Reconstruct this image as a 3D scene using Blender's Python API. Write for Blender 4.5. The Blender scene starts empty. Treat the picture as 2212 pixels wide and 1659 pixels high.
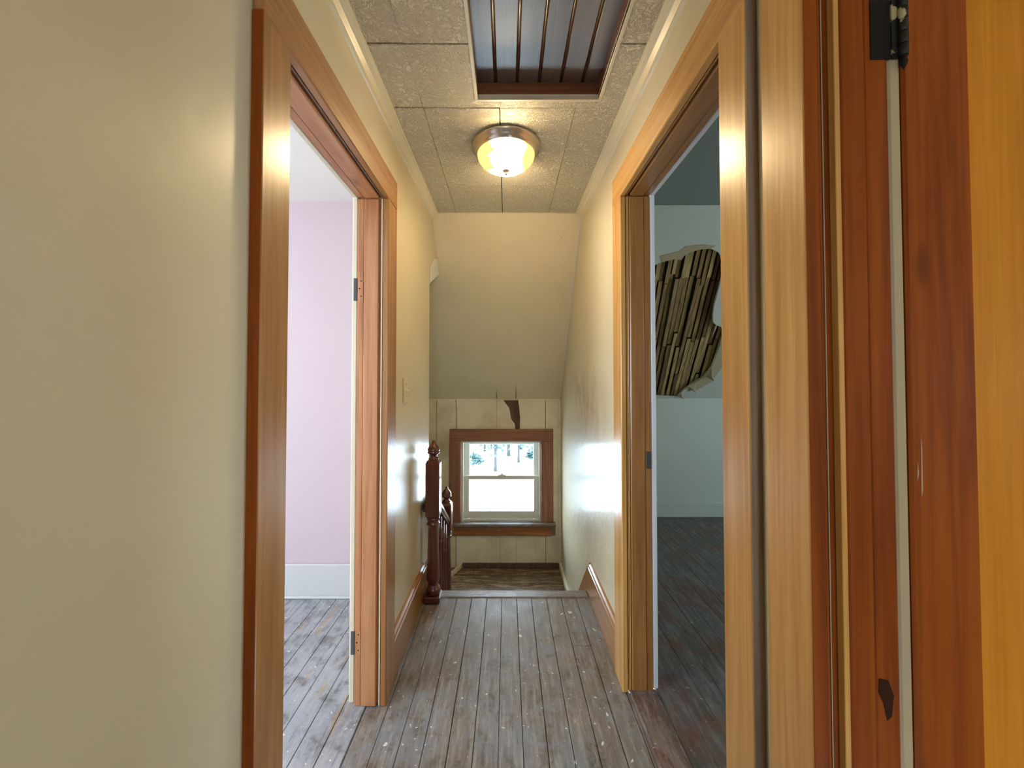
import bpy, bmesh, math, random
from mathutils import Vector, Matrix
from mathutils.geometry import tessellate_polygon

random.seed(7)
S = bpy.context.scene
C = S.collection
PI = math.pi

# ------------------------------------------------------------------ camera, sky, exposure
F_PX, IMG_W = 850.0, 2212.0
cam = bpy.data.cameras.new('camera')
cam.sensor_width = 36.0
cam.lens = F_PX / IMG_W * 36.0
cam.shift_x = 11.0 / IMG_W
cam.shift_y = -35.3 / IMG_W
cam.clip_start = 0.02
cam_o = bpy.data.objects.new('camera', cam); C.objects.link(cam_o)
cam_o.location = (0, 0, 1.28)
cam_o.rotation_euler = (math.radians(91.2), 0, 0)
S.camera = cam_o

w = bpy.data.worlds.new('sky'); S.world = w; w.use_nodes = True
wn = w.node_tree.nodes; wl = w.node_tree.links
wbg = wn['Background']
wtc = wn.new('ShaderNodeTexCoord'); wsep = wn.new('ShaderNodeSeparateXYZ'); wr = wn.new('ShaderNodeValToRGB')
wl.new(wtc.outputs['Generated'], wsep.inputs[0]); wl.new(wsep.outputs['Z'], wr.inputs[0])
wr.color_ramp.elements[0].position = 0.0; wr.color_ramp.elements[0].color = (0.76, 0.89, 1.0, 1)
wr.color_ramp.elements[1].position = 1.0; wr.color_ramp.elements[1].color = (0.58, 0.78, 1.0, 1)
wl.new(wr.outputs[0], wbg.inputs[0])
wbg.inputs[1].default_value = 17.0

S.view_settings.view_transform = 'Standard'
S.view_settings.look = 'None'
S.view_settings.gamma = 1.0
S.view_settings.exposure = 0.52
S.view_settings.use_curve_mapping = False
try:
    S.cycles.max_bounces = 7; S.cycles.diffuse_bounces = 4; S.cycles.caustics_reflective = False; S.cycles.caustics_refractive = False; S.cycles.use_adaptive_sampling = True; S.cycles.adaptive_threshold = 0.06; S.cycles.glossy_bounces = 3
    S.cycles.transparent_max_bounces = 8; S.cycles.sample_clamp_indirect = 6.0
    S.cycles.use_denoising = True; S.cycles.denoiser = 'OPENIMAGEDENOISE'
except Exception:
    pass

def portal(loc, rot, sx, sy):
    l = bpy.data.lights.new('sky_portal', 'AREA'); l.shape = 'RECTANGLE'; l.size = sx; l.size_y = sy
    l.cycles.is_portal = True
    o = bpy.data.objects.new('sky_portal', l); C.objects.link(o); o.location = loc; o.rotation_euler = rot
portal((-0.05, 3.76, 0.33), (math.radians(-90), 0, 0), 0.72, 0.72)        # hall window, faces -Y
portal((-3.52, 1.725, 1.35), (0, math.radians(-90), 0), 0.7, 0.55)
portal((-3.52, -0.425, 1.3), (0, math.radians(-90), 0), 1.4, 1.45)
portal((-0.05, -1.22, 1.35), (math.radians(90), 0, 0), 0.3, 0.5)            # added fill opening in the unseen hall end, faces +Y          # lilac room, faces +X
portal((4.12, 1.75, 1.3), (0, math.radians(90), 0), 0.9, 0.7)             # dark room, faces -X
portal((3.32, -0.75, 1.25), (0, math.radians(90), 0), 0.5, 0.3)           # room with open door, faces -X

# ------------------------------------------------------------------ node helpers
class N:
    def __init__(s, name):
        s.m = bpy.data.materials.new(name); s.m.use_nodes = True
        s.t = s.m.node_tree; s.n = s.t.nodes; s.b = s.n['Principled BSDF']
    def new(s, typ, **kw):
        k = s.n.new('ShaderNode' + typ)
        for a, v in kw.items(): setattr(k, a, v)
        return k
    def link(s, a, b): s.t.links.new(a, b)
    def put(s, sock, v):
        if hasattr(v, 'links') or isinstance(v, bpy.types.NodeSocket): s.link(v, sock)
        else: sock.default_value = v
    def pos(s, scale=(1, 1, 1), rand=0.0):
        g = s.new('NewGeometry'); mp = s.new('Mapping'); s.link(g.outputs['Position'], mp.inputs['Vector'])
        mp.inputs['Scale'].default_value = scale
        if rand:
            oi = s.new('ObjectInfo'); m = s.new('Math', operation='MULTIPLY'); s.link(oi.outputs['Random'], m.inputs[0]); m.inputs[1].default_value = rand
            cb = s.new('CombineXYZ')
            for i in range(3): s.link(m.outputs[0], cb.inputs[i])
            s.link(cb.outputs[0], mp.inputs['Location'])
        return mp.outputs[0]
    def rand(s): return s.new('ObjectInfo').outputs['Random']
    def noise(s, v, scale, detail=3, rough=0.55, dist=0.0):
        k = s.new('TexNoise'); s.link(v, k.inputs['Vector']); k.inputs['Scale'].default_value = scale
        k.inputs['Detail'].default_value = detail; k.inputs['Roughness'].default_value = rough; k.inputs['Distortion'].default_value = dist
        return k.outputs['Fac']
    def vor(s, v, scale, out='Distance', feature='F1'):
        k = s.new('TexVoronoi', feature=feature); s.link(v, k.inputs['Vector']); k.inputs['Scale'].default_value = scale
        return k.outputs
    def math(s, op, a, b=0.0, clamp=False):
        k = s.new('Math', operation=op, use_clamp=clamp); s.put(k.inputs[0], a); s.put(k.inputs[1], b); return k.outputs[0]
    def ramp(s, f, stops):
        k = s.new('ValToRGB'); s.link(f, k.inputs[0]); e = k.color_ramp.elements
        while len(e) < len(stops): e.new(0.5)
        for el, (p, c) in zip(e, stops):
            el.position = p; el.color = (c[0], c[1], c[2], 1) if hasattr(c, '__len__') else (c, c, c, 1)
        return k.outputs[0]
    def mix(s, f, a, b, blend='MIX'):
        k = s.new('Mix', data_type='RGBA', blend_type=blend); s.put(k.inputs[0], f)
        for i, v in ((6, a), (7, b)):
            if isinstance(v, bpy.types.NodeSocket): s.link(v, k.inputs[i])
            else: k.inputs[i].default_value = (v[0], v[1], v[2], 1)
        return k.outputs[2]
    def sep(s, v):
        k = s.new('SeparateXYZ'); s.link(v, k.inputs[0]); return k.outputs
    def bump(s, h, strength, dist=0.01):
        k = s.new('Bump'); s.link(h, k.inputs['Height']); k.inputs['Strength'].default_value = strength; k.inputs['Distance'].default_value = dist
        s.link(k.outputs[0], s.b.inputs['Normal']); return k.outputs[0]
    def done(s, color=None, rough=None, spec=None, coat=None, coat_rough=None, metal=None, coat_normal=None):
        b = s.b.inputs
        if color is not None:
            if isinstance(color, bpy.types.NodeSocket): s.link(color, b['Base Color'])
            else: b['Base Color'].default_value = (*color[:3], 1)
        for key, v in (('Roughness', rough), ('Specular IOR Level', spec), ('Coat Weight', coat), ('Coat Roughness', coat_rough), ('Metallic', metal)):
            if v is not None: s.put(b[key], v)
        return s.m

M = {}
def wood(name, dark, mid, light, axis, rough=0.38, coat=0.6, coat_rough=0.24, spec=0.5, knots=True, scratch=0.0, worn=None):
    s = N(name)
    sc = [26.0, 26.0, 26.0]; sc[axis] = 1.3
    v = s.pos(tuple(sc), 37.0)
    n1 = s.noise(v, 1.0, 5, 0.62, 0.6)
    sc2 = [110.0] * 3; sc2[axis] = 2.5
    n2 = s.noise(s.pos(tuple(sc2), 11.0), 1.0, 3)
    col = s.ramp(n1, [(0.28, dark), (0.5, mid), (0.72, light)])
    col = s.mix(s.math('MULTIPLY', s.ramp(n2, [(0.45, 0.0), (0.70, 1.0)]), 0.5), col, dark)
    if knots:
        sk = [9.0] * 3; sk[axis] = 3.2
        vo = s.vor(s.pos(tuple(sk), 53.0), 1.0)
        gate = s.ramp(s.sep(vo['Color'])[0], [(0.72, 0.0), (0.74, 1.0)])
        kn = s.ramp(vo['Distance'], [(0.06, 1.0), (0.17, 0.0)])
        col = s.mix(s.math('MULTIPLY', s.math('MULTIPLY', gate, kn), 0.8), col, (dark[0] * .35, dark[1] * .3, dark[2] * .3))
    if scratch:
        sx = [75.0] * 3; sx[axis] = 9.0
        n3 = s.noise(s.pos(tuple(sx), 71.0), 1.0, 2)
        col = s.mix(s.math('MULTIPLY', s.ramp(n3, [(0.70, 0.0), (0.74, 1.0)]), scratch), col, worn or (0.6, 0.5, 0.4))
    s.bump(n2, 0.12, 0.002)
    return s.done(col, rough, spec, coat, coat_rough)
P_D, P_M, P_L = (0.45, 0.190, 0.038), (0.66, 0.340, 0.085), (0.74, 0.43, 0.125)
M['pine_z'] = wood('varnished_pine_upright', P_D, P_M, P_L, 2)
M['pine_y'] = wood('varnished_pine_head', P_D, P_M, P_L, 1)
M['pine_x'] = wood('varnished_pine_cross', P_D, P_M, P_L, 0)
B_D, B_M, B_L = (0.24, 0.088, 0.020), (0.37, 0.158, 0.040), (0.46, 0.225, 0.066)
M['brown_z'] = wood('brown_pine_upright', B_D, B_M, B_L, 2, scratch=0.12, worn=(0.6, 0.4, 0.2))
M['brown_y'] = wood('brown_pine_lengthwise', B_D, B_M, B_L, 1, scratch=0.12, worn=(0.6, 0.4, 0.2))
L_D, L_M, L_L = (0.33, 0.125, 0.045), (0.54, 0.235, 0.095), (0.62, 0.31, 0.14)
M['jamb_z'] = wood('worn_jamb_upright', L_D, L_M, L_L, 2, coat=0.3, coat_rough=0.3, scratch=0.25, worn=(0.66, 0.42, 0.26))
M['jamb_y'] = wood('worn_jamb_head', L_D, L_M, L_L, 1, coat=0.3, coat_rough=0.3, scratch=0.25, worn=(0.66, 0.42, 0.26))
R_D, R_M, R_L = (0.15, 0.026, 0.001), (0.255, 0.052, 0.002), (0.32, 0.085, 0.004)
M['dark_z'] = wood('dark_red_wood_upright', R_D, R_M, R_L, 2, rough=0.6, coat=0.03, coat_rough=0.3, spec=0.2)
M['dark_y'] = wood('dark_varnish_head', R_D, R_M, R_L, 1, rough=0.6, coat=0.03, coat_rough=0.3, spec=0.2)
M['panel_z'] = wood('paler_door_panel', (0.42, 0.15, 0.008), (0.53, 0.20, 0.013), (0.60, 0.25, 0.02), 2, rough=0.6, coat=0.03, spec=0.2, knots=False)
M['raw_z'] = wood('weathered_edge', (0.15, 0.10, 0.07), (0.24, 0.17, 0.125), (0.33, 0.26, 0.20), 2, rough=0.7, coat=0.0)
M['mahog'] = wood('red_mahogany', (0.035, 0.006, 0.004), (0.10, 0.015, 0.008), (0.16, 0.030, 0.012), 2, rough=0.3, coat=1.0, coat_rough=0.10, knots=False)
M['cas_x'] = wood('window_casing_cross', (0.19, 0.078, 0.042), (0.30, 0.13, 0.072), (0.40, 0.19, 0.11), 0, rough=0.6, coat=0.0, scratch=0.25)
M['cas_z'] = wood('window_casing_upright', (0.19, 0.078, 0.042), (0.30, 0.13, 0.072), (0.40, 0.19, 0.11), 2, rough=0.6, coat=0.0, scratch=0.25)
M['apron'] = wood('window_apron', (0.20, 0.07, 0.02), (0.34, 0.13, 0.04), (0.45, 0.20, 0.075), 0, rough=0.5, coat=0.1, scratch=0.6, worn=(0.62, 0.58, 0.48))
M['raw_far'] = wood('bare_wall_board', (0.07, 0.042, 0.026), (0.13, 0.08, 0.052), (0.19, 0.125, 0.085), 2, rough=0.85, coat=0.0)
M['hatch'] = wood('hatch_beadboard', (0.04, 0.024, 0.019), (0.085, 0.052, 0.042), (0.13, 0.088, 0.074), 1, rough=0.36, coat=1.0, coat_rough=0.34, knots=False)
M['hatch'].node_tree.nodes['Principled BSDF'].inputs['Coat IOR'].default_value = 1.9
M['hatch_bead'] = wood('hatch_bead', (0.05, 0.016, 0.008), (0.10, 0.032, 0.015), (0.15, 0.05, 0.022), 1, rough=0.4, coat=0.5, coat_rough=0.2, knots=False)
M['hatch_rim'] = wood('hatch_frame', (0.10, 0.03, 0.01), (0.19, 0.06, 0.018), (0.26, 0.095, 0.03), 0, rough=0.5, coat=0.2, knots=False)

def paint(name, col, rough=0.42, coat=0.5, coat_rough=0.2, bump=0.10, dirt=0.12, dirtcol=(0.30, 0.22, 0.12), waves=7.0):
    s = N(name)
    v = s.pos()
    a = s.noise(v, waves, 3, 0.6)
    c = s.noise(v, 60.0, 2)
    d = s.noise(v, 2.2, 5, 0.65)
    h = s.math('ADD', s.math('MULTIPLY', a, 1.0), s.math('MULTIPLY', c, 0.10))
    s.bump(h, bump, 0.02)
    colr = s.mix(s.math('MULTIPLY', s.ramp(d, [(0.45, 0.0), (0.8, 1.0)]), dirt), col, dirtcol)
    sp = s.vor(v, 9.0)
    fl = s.math('MULTIPLY', s.ramp(sp['Distance'], [(0.035, 1.0), (0.05, 0.0)]), s.ramp(s.sep(sp['Color'])[1], [(0.86, 0.0), (0.88, 1.0)]))
    colr = s.mix(s.math('MULTIPLY', fl, 0.6), colr, dirtcol)
    s.done(colr, rough, 0.5, coat, coat_rough)
    return s, colr
CREAM = (0.69, 0.605, 0.41)
M['wall'] = paint('cream_wall_paint', CREAM, coat=0.7, coat_rough=0.22, bump=0.16)[0].m
# right wall has rubbed brown stains of its own
s, colr = paint('cream_wall_paint_stained', CREAM, coat=0.32, coat_rough=0.17, bump=0.30, waves=8.0)
p = s.sep(s.pos())
gy = s.math('MULTIPLY', s.math('SUBTRACT', p[1], 2.5), 1.3); gz = s.math('MULTIPLY', s.math('SUBTRACT', p[2], 1.12), 3.8)
g = s.math('SUBTRACT', 1.0, s.math('ADD', s.math('MULTIPLY', gy, gy), s.math('MULTIPLY', gz, gz)), True)
st = s.math('MULTIPLY', g, s.ramp(s.noise(s.pos((1, 2.2, 1.1)), 3.2, 4, 0.6, 0.5), [(0.42, 0.0), (0.68, 1.0)]))
colr = s.mix(s.math('MULTIPLY', st, 0.75), colr, (0.36, 0.24, 0.12))
s.link(colr, s.b.inputs['Base Color'])
M['wall_stain'] = s.m
M['slope'] = paint('cream_slope_paint', (0.74, 0.67, 0.49), rough=0.6, coat=0.0)[0].m
M['lilac'] = paint('lilac_wall_paint', (0.56, 0.45, 0.485), rough=0.6, coat=0.0, dirt=0.03, dirtcol=(0.55, 0.45, 0.5), bump=0.03)[0].m
M['white'] = paint('white_paint', (0.80, 0.78, 0.74), rough=0.5, coat=0.1, dirt=0.06)[0].m
M['white_trim'] = paint('white_trim_paint', (0.74, 0.76, 0.80), rough=0.45, coat=0.2, dirt=0.08, bump=0.03)[0].m
M['cream_trim'] = paint('cream_trim_paint', (0.76, 0.69, 0.50), rough=0.42, coat=0.4, dirt=0.10, bump=0.02)[0].m
M['room_grey'] = paint('grey_green_paint', (0.56, 0.59, 0.52), rough=0.6, coat=0.0, dirt=0.10)[0].m
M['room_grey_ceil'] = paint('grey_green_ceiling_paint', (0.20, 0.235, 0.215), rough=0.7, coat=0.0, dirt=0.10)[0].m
M['knee'] = paint('cream_board_paint', (0.80, 0.75, 0.58), rough=0.55, coat=0.1, dirt=0.7, dirtcol=(0.30, 0.22, 0.12), waves=14.0)[0].m
M['torn'] = paint('torn_wall_lining', (0.44, 0.37, 0.24), rough=0.9, coat=0.0, dirt=0.5)[0].m
M['tan_trim'] = paint('tan_trim_paint', (0.40, 0.325, 0.21), rough=0.6, coat=0.0, dirt=0.2, bump=0.02)[0].m
M['lilac_base'] = paint('grey_white_baseboard_paint', (0.56, 0.56, 0.56), rough=0.5, coat=0.1, dirt=0.08, bump=0.02)[0].m
M['frame_white'] = paint('white_sash_paint', (0.72, 0.72, 0.66), rough=0.4, coat=0.2, dirt=0.05, bump=0.01)[0].m
M['room_back'] = paint('plain_room_paint', (0.72, 0.58, 0.38), rough=0.7, coat=0.0)[0].m

def tile_mat():
    s = N('embossed_ceiling_tile')
    v = s.pos((1, 1, 1), 5.0)
    n = s.noise(v, 52.0, 2, 0.5, 1.8)
    rdg = s.math('ABSOLUTE', s.math('SUBTRACT', n, 0.5))
    h = s.ramp(rdg, [(0.0, 1.0), (0.085, 0.0)])
    s.bump(h, 0.85, 0.0065)
    t = s.ramp(s.rand(), [(0, (0.76, 0.70, 0.545)), (1, (0.82, 0.76, 0.61))])
    return s.done(t, 0.5, 0.4)
M['tile'] = tile_mat()

def floor_mat(name, base, worn, patch, speck=0.9, red=0.0, axis=1, rough=0.5, speckc=(0.72, 0.70, 0.62), tan=0.0, streak=0.0, tanc=(0.42, 0.27, 0.13)):
    s = N(name)
    sc = [60.0] * 3; sc[axis] = 7.0
    grain = s.noise(s.pos(tuple(sc), 23.0), 1.0, 5, 0.7)
    v = s.pos()
    big = s.noise(v, 2.1, 6, 0.7, 0.5)
    mid = s.noise(v, 11.0, 5, 0.7, 0.3)
    fine = s.noise(v, 70.0, 3, 0.6)
    col = s.mix(s.ramp(s.rand(), [(0, 0.0), (1, 0.6)]), base, (base[0] * 0.74, base[1] * 0.72, base[2] * 0.70))
    col = s.mix(s.ramp(s.math('ADD', s.math('MULTIPLY', big, 0.65), s.math('MULTIPLY', mid, 0.35)), [(0.46, 0.0), (0.56, 0.9)]), col, patch)
    col = s.mix(s.math('MULTIPLY', s.ramp(mid, [(0.32, 1.0), (0.47, 0.0)]), 0.8), col, (base[0] * .45, base[1] * .42, base[2] * .38))
    col = s.mix(s.math('MULTIPLY', s.ramp(grain, [(0.50, 0.0), (0.68, 1.0)]), 0.55), col, worn)
    col = s.mix(s.math('MULTIPLY', s.ramp(grain, [(0.30, 1.0), (0.44, 0.0)]), 0.6), col, (base[0] * .35, base[1] * .33, base[2] * .3))
    col = s.mix(s.math('MULTIPLY', s.ramp(fine, [(0.55, 0.0), (0.75, 1.0)]), 0.30), col, worn)
    if red:
        col = s.mix(s.math('MULTIPLY', s.ramp(s.noise(v, 3.3, 4, 0.6), [(0.50, 0.0), (0.60, 1.0)]), red), col, (0.14, 0.045, 0.022))
    if tan:
        sk = [17.0] * 3; sk[axis] = 2.2
        col = s.mix(s.math('MULTIPLY', s.ramp(s.noise(s.pos(tuple(sk)), 1.0, 5, 0.65, 0.4), [(0.60, 0.0), (0.68, 1.0)]), tan), col, tanc)
    if streak:
        sk = [26.0] * 3; sk[axis] = 4.0
        col = s.mix(s.math('MULTIPLY', s.ramp(s.noise(s.pos(tuple(sk)), 1.0, 5, 0.7, 0.8), [(0.48, 0.0), (0.60, 1.0)]), streak), col, worn)
    wv = s.new('VectorMath', operation='ADD'); s.link(v, wv.inputs[0])
    nt = s.new('TexNoise'); s.link(v, nt.inputs['Vector']); nt.inputs['Scale'].default_value = 24.0
    ms = s.new('VectorMath', operation='SCALE'); s.link(nt.outputs['Color'], ms.inputs[0]); ms.inputs['Scale'].default_value = 0.055
    s.link(ms.outputs[0], wv.inputs[1])
    for scale, lo, gate in ((9.0, 0.070, 0.50), (21.0, 0.12, 0.60), (47.0, 0.17, 0.78)):
        vo = s.vor(wv.outputs[0], scale)
        r = s.sep(vo['Color'])
        lim = s.math('MULTIPLY', s.math('ADD', r[1], 0.25), lo)
        sp = s.math('MULTIPLY', s.math('LESS_THAN', vo['Distance'], lim), s.ramp(r[0], [(gate, 0.0), (gate + 0.02, 1.0)]))
        col = s.mix(s.math('MULTIPLY', sp, speck), col, speckc)
    s.bump(s.math('ADD', grain, s.math('MULTIPLY', mid, 0.5)), 0.3, 0.003)
    return s.done(col, s.ramp(mid, [(0.3, rough - 0.12), (0.7, rough + 0.15)]), 0.5)
M['floor_hall'] = floor_mat('worn_brown_floor_paint', (0.205, 0.168, 0.136), (0.42, 0.37, 0.32), (0.205, 0.21, 0.225))
M['floor_left'] = floor_mat('grey_floor_paint', (0.28, 0.295, 0.325), (0.52, 0.51, 0.50), (0.38, 0.395, 0.43), tan=0.7)
M['floor_right'] = floor_mat('dark_floor_paint', (0.105, 0.095, 0.082), (0.27, 0.25, 0.22), (0.105, 0.105, 0.105), speck=0.3, red=0.6, streak=0.25)
M['sill_red'] = floor_mat('red_brown_threshold', (0.15, 0.062, 0.042), (0.36, 0.28, 0.23), (0.13, 0.10, 0.09), speck=0.4, streak=0.4)
M['nosing'] = floor_mat('worn_nosing', (0.20, 0.155, 0.125), (0.38, 0.32, 0.28), (0.24, 0.25, 0.28), axis=0, speck=0.2)
M['landing'] = floor_mat('dirty_landing_board', (0.15, 0.085, 0.046), (0.46, 0.39, 0.28), (0.085, 0.047, 0.027), axis=0, speck=0.15, rough=0.55, streak=0.75)
def plain(name, col, rough=0.5, metal=0.0, spec=0.5, coat=0.0):
    return N(name).done(col, rough, spec, coat, 0.1, metal)
M['gap'] = plain('dark_gap', (0.02, 0.014, 0.01), 0.9)
M['brass'] = plain('brushed_nickel', (0.56, 0.50, 0.42), 0.25, 1.0)
M['ivory'] = plain('ivory_switch_plate', (0.62, 0.53, 0.33), 0.35)
M['toggle'] = plain('switch_toggle', (0.72, 0.66, 0.50), 0.3)
M['iron'] = plain('grey_iron', (0.10, 0.10, 0.10), 0.5, 0.6)
M['mortise'] = plain('mortise_shade', (0.09, 0.09, 0.10), 0.7)
M['char'] = plain('dark_worn_wood', (0.035, 0.014, 0.006), 0.9, 0.0, 0.1)
M['roof'] = plain('roof_sheathing', (0.03, 0.022, 0.015), 0.9)
def hinge_mat():
    s = N('black_hinge_old_paint')
    n = s.noise(s.pos(), 26.0, 3, 0.5)
    return s.done(s.mix(s.ramp(n, [(0.56, 0.0), (0.58, 1.0)]), (0.010, 0.009, 0.008), (0.42, 0.36, 0.20)), 0.5, 0.4)
M['hinge_barrel'] = hinge_mat()
M['hinge'] = plain('black_hinge', (0.010, 0.009, 0.008), 0.6, 0.0, 0.15)
def lath_mat():
    s = N('old_lath')
    v = s.pos((90, 5, 5), 19.0)
    n = s.noise(v, 1.0, 4, 0.65)
    base = s.ramp(s.rand(), [(0, (0.17, 0.095, 0.036)), (0.45, (0.40, 0.25, 0.085)), (0.8, (0.62, 0.45, 0.19)), (1, (0.27, 0.125, 0.06))])
    c = s.mix(s.ramp(n, [(0.35, 0.0), (0.65, 1.0)]), s.mix(1.0, base, (0.35, 0.33, 0.3), 'MULTIPLY'), base)
    return s.done(c, 0.9)
M['lath'] = lath_mat()
def glass_mat():
    s = N('window_glass')
    t = s.new('BsdfTransparent'); g = s.new('BsdfGlossy'); mx = s.new('MixShader')
    t.inputs[0].default_value = (0.95, 0.97, 0.97, 1); g.inputs['Roughness'].default_value = 0.02; mx.inputs[0].default_value = 0.06
    s.link(t.outputs[0], mx.inputs[1]); s.link(g.outputs[0], mx.inputs[2])
    s.link(mx.outputs[0], s.n['Material Output'].inputs['Surface']); return s.m
M['glass'] = glass_mat()
def bowl_mat():
    # alabaster glass bowl lit from within by two bulbs in a row (object space, bowl axis = z)
    s = N('lit_alabaster_glass')
    tc = s.new('TexCoord'); x, y, z = s.sep(tc.outputs['Object'])[:3]
    wob = s.math('MULTIPLY', s.math('SUBTRACT', s.noise(tc.outputs['Object'], 14.0, 2, 0.5, 0.8), 0.5), 0.10)
    d = s.math('ABSOLUTE', s.math('ADD', s.math('ADD', x, -0.004), wob))
    hot = s.ramp(d, [(0.025, 1.0), (0.075, 0.0)])
    col = s.mix(hot, (1.0, 0.58, 0.16), (1.0, 0.78, 0.46))
    e = s.b.inputs
    s.link(col, e['Emission Color']); s.link(s.math('ADD', s.math('MULTIPLY', hot, 70.0), 1.0), e['Emission Strength'])
    return s.done((0.75, 0.6, 0.4), 0.25, 0.5)
M['bowl'] = bowl_mat()
M['ground'] = plain('pale_gravel', (0.62, 0.62, 0.60), 0.9)
M['bark'] = plain('tree_bark', (0.03, 0.035, 0.035), 0.9)
def leaf_mat():
    s = N('tree_foliage')
    return s.done(s.ramp(s.noise(s.pos(), 3.0, 4), [(0.3, (0.03, 0.065, 0.065)), (0.7, (0.07, 0.135, 0.125))]), 0.8)
M['leaf'] = leaf_mat()

# ------------------------------------------------------------------ object helpers
def tag(o, label=None, cat=None, group=None, kind=None):
    if label: o['label'] = label
    if cat: o['category'] = cat
    if group: o['group'] = group
    if kind: o['kind'] = kind
    return o
def mesh_obj(name, bm, mat, parent=None, loc=None, smooth=False):
    bmesh.ops.recalc_face_normals(bm, faces=bm.faces)
    me = bpy.data.meshes.new(name); bm.to_mesh(me); bm.free()
    if smooth:
        for f in me.polygons: f.use_smooth = True
    me.materials.append(M[mat] if isinstance(mat, str) else mat)
    o = bpy.data.objects.new(name, me); C.objects.link(o)
    if loc is not None: o.location = loc
    if parent is not None: o.parent = parent
    return o
def recenter(o):
    c = sum((Vector(v.co) for v in o.data.vertices), Vector()) / max(1, len(o.data.vertices))
    o.data.transform(Matrix.Translation(-c)); o.location = o.location + c
    return o
def empty(name, loc=(0, 0, 0)):
    o = bpy.data.objects.new(name, None); C.objects.link(o); o.location = loc; o.empty_display_size = 0.05
    return o
def kid(o, par):
    o.parent = par; o.matrix_parent_inverse = Matrix.Translation(-Vector(par.location)); return o
def box(name, x0, x1, y0, y1, z0, z1, mat, parent=None, bev=0.002):
    x0, x1 = min(x0, x1), max(x0, x1); y0, y1 = min(y0, y1), max(y0, y1); z0, z1 = min(z0, z1), max(z0, z1)
    bm = bmesh.new()
    bmesh.ops.create_cube(bm, size=1.0)
    bmesh.ops.scale(bm, vec=(x1 - x0, y1 - y0, z1 - z0), verts=bm.verts)
    b = min(bev, 0.3 * min(x1 - x0, y1 - y0, z1 - z0))
    if b > 0: bmesh.ops.bevel(bm, geom=list(bm.edges), offset=b, segments=1, affect='EDGES')
    o = mesh_obj(name, bm, mat, None, ((x0 + x1) / 2, (y0 + y1) / 2, (z0 + z1) / 2))
    if parent is not None: kid(o, parent)
    return o
def poly(name, loops, off, mat, parent=None):
    """loops: outer outline then holes, 3-D points in one plane; off: extrusion vector."""
    loops = [[Vector(p) for p in l] for l in loops]; off = Vector(off)
    flat = [p for l in loops for p in l]
    tris = tessellate_polygon(loops)
    bm = bmesh.new()
    a = [bm.verts.new(p) for p in flat]; b = [bm.verts.new(p + off) for p in flat]
    for t in tris:
        try: bm.faces.new([a[i] for i in t]); bm.faces.new([b[i] for i in reversed(t)])
        except ValueError: pass
    k = 0
    for l in loops:
        n = len(l)
        for i in range(n):
            j = (i + 1) % n
            bm.faces.new((a[k + i], a[k + j], b[k + j], b[k + i]))
        k += n
    o = recenter(mesh_obj(name, bm, mat))
    if parent is not None: kid(o, parent)
    return o
def rect_x(x, y0, y1, z0, z1): return [(x, y0, z0), (x, y1, z0), (x, y1, z1), (x, y0, z1)]
def rect_y(y, x0, x1, z0, z1): return [(x0, y, z0), (x1, y, z0), (x1, y, z1), (x0, y, z1)]
def rect_z(z, x0, x1, y0, y1): return [(x0, y0, z), (x1, y0, z), (x1, y1, z), (x0, y1, z)]
def lathe_bm(profile, segs=32, sq=None):
    bm = bmesh.new(); rings = []
    for r, z in profile:
        rings.append([bm.verts.new((r * math.cos(2 * PI * i / segs), r * math.sin(2 * PI * i / segs), z)) for i in range(segs)])
    for A, B in zip(rings, rings[1:]):
        for i in range(segs):
            j = (i + 1) % segs; bm.faces.new((A[i], A[j], B[j], B[i]))
    bm.faces.new(rings[0]); bm.faces.new(list(reversed(rings[-1])))
    return bm
def lathe(name, profile, loc, mat, parent=None, segs=32):
    o = mesh_obj(name, lathe_bm(profile, segs), mat, None, loc, True)
    for f in o.data.polygons:
        if len(f.vertices) > 4: f.use_smooth = False
    if parent is not None: kid(o, parent)
    return o
def sweep_y(name, prof, y0, y1, mat, parent=None):
    """prof: closed outline of (x, z), swept along y."""
    return poly(name, [[(x, y0, z) for x, z in prof]], (0, y1 - y0, 0), mat, parent)
def wallp(name, loops, off, mat, label, cat='wall'):
    return tag(poly(name, loops, off, mat), label, cat, None, 'structure')
def wallb(name, x0, x1, y0, y1, z0, z1, mat, label, cat='wall'):
    return tag(box(name, x0, x1, y0, y1, z0, z1, mat, None, 0), label, cat, None, 'structure')

# ------------------------------------------------------------------ key dimensions
XW = 0.49            # hall half width (wall faces)
WT = 0.10            # wall thickness
CZ = 2.345           # hall ceiling
YC = 2.55            # ceiling meets slope
YK = 3.59            # knee wall
KZ = 1.07
def sl(y): return 5.471 - 1.226 * y          # slope plane
SN = Vector((0, 1.226, 1)).normalized()
LD = (0.841, 1.548, 1.985)   # left door near, far, head
AD = (0.859, 1.615, 2.025)   # right door
BD = (-0.13, 0.612, 2.025)   # near right door

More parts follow.
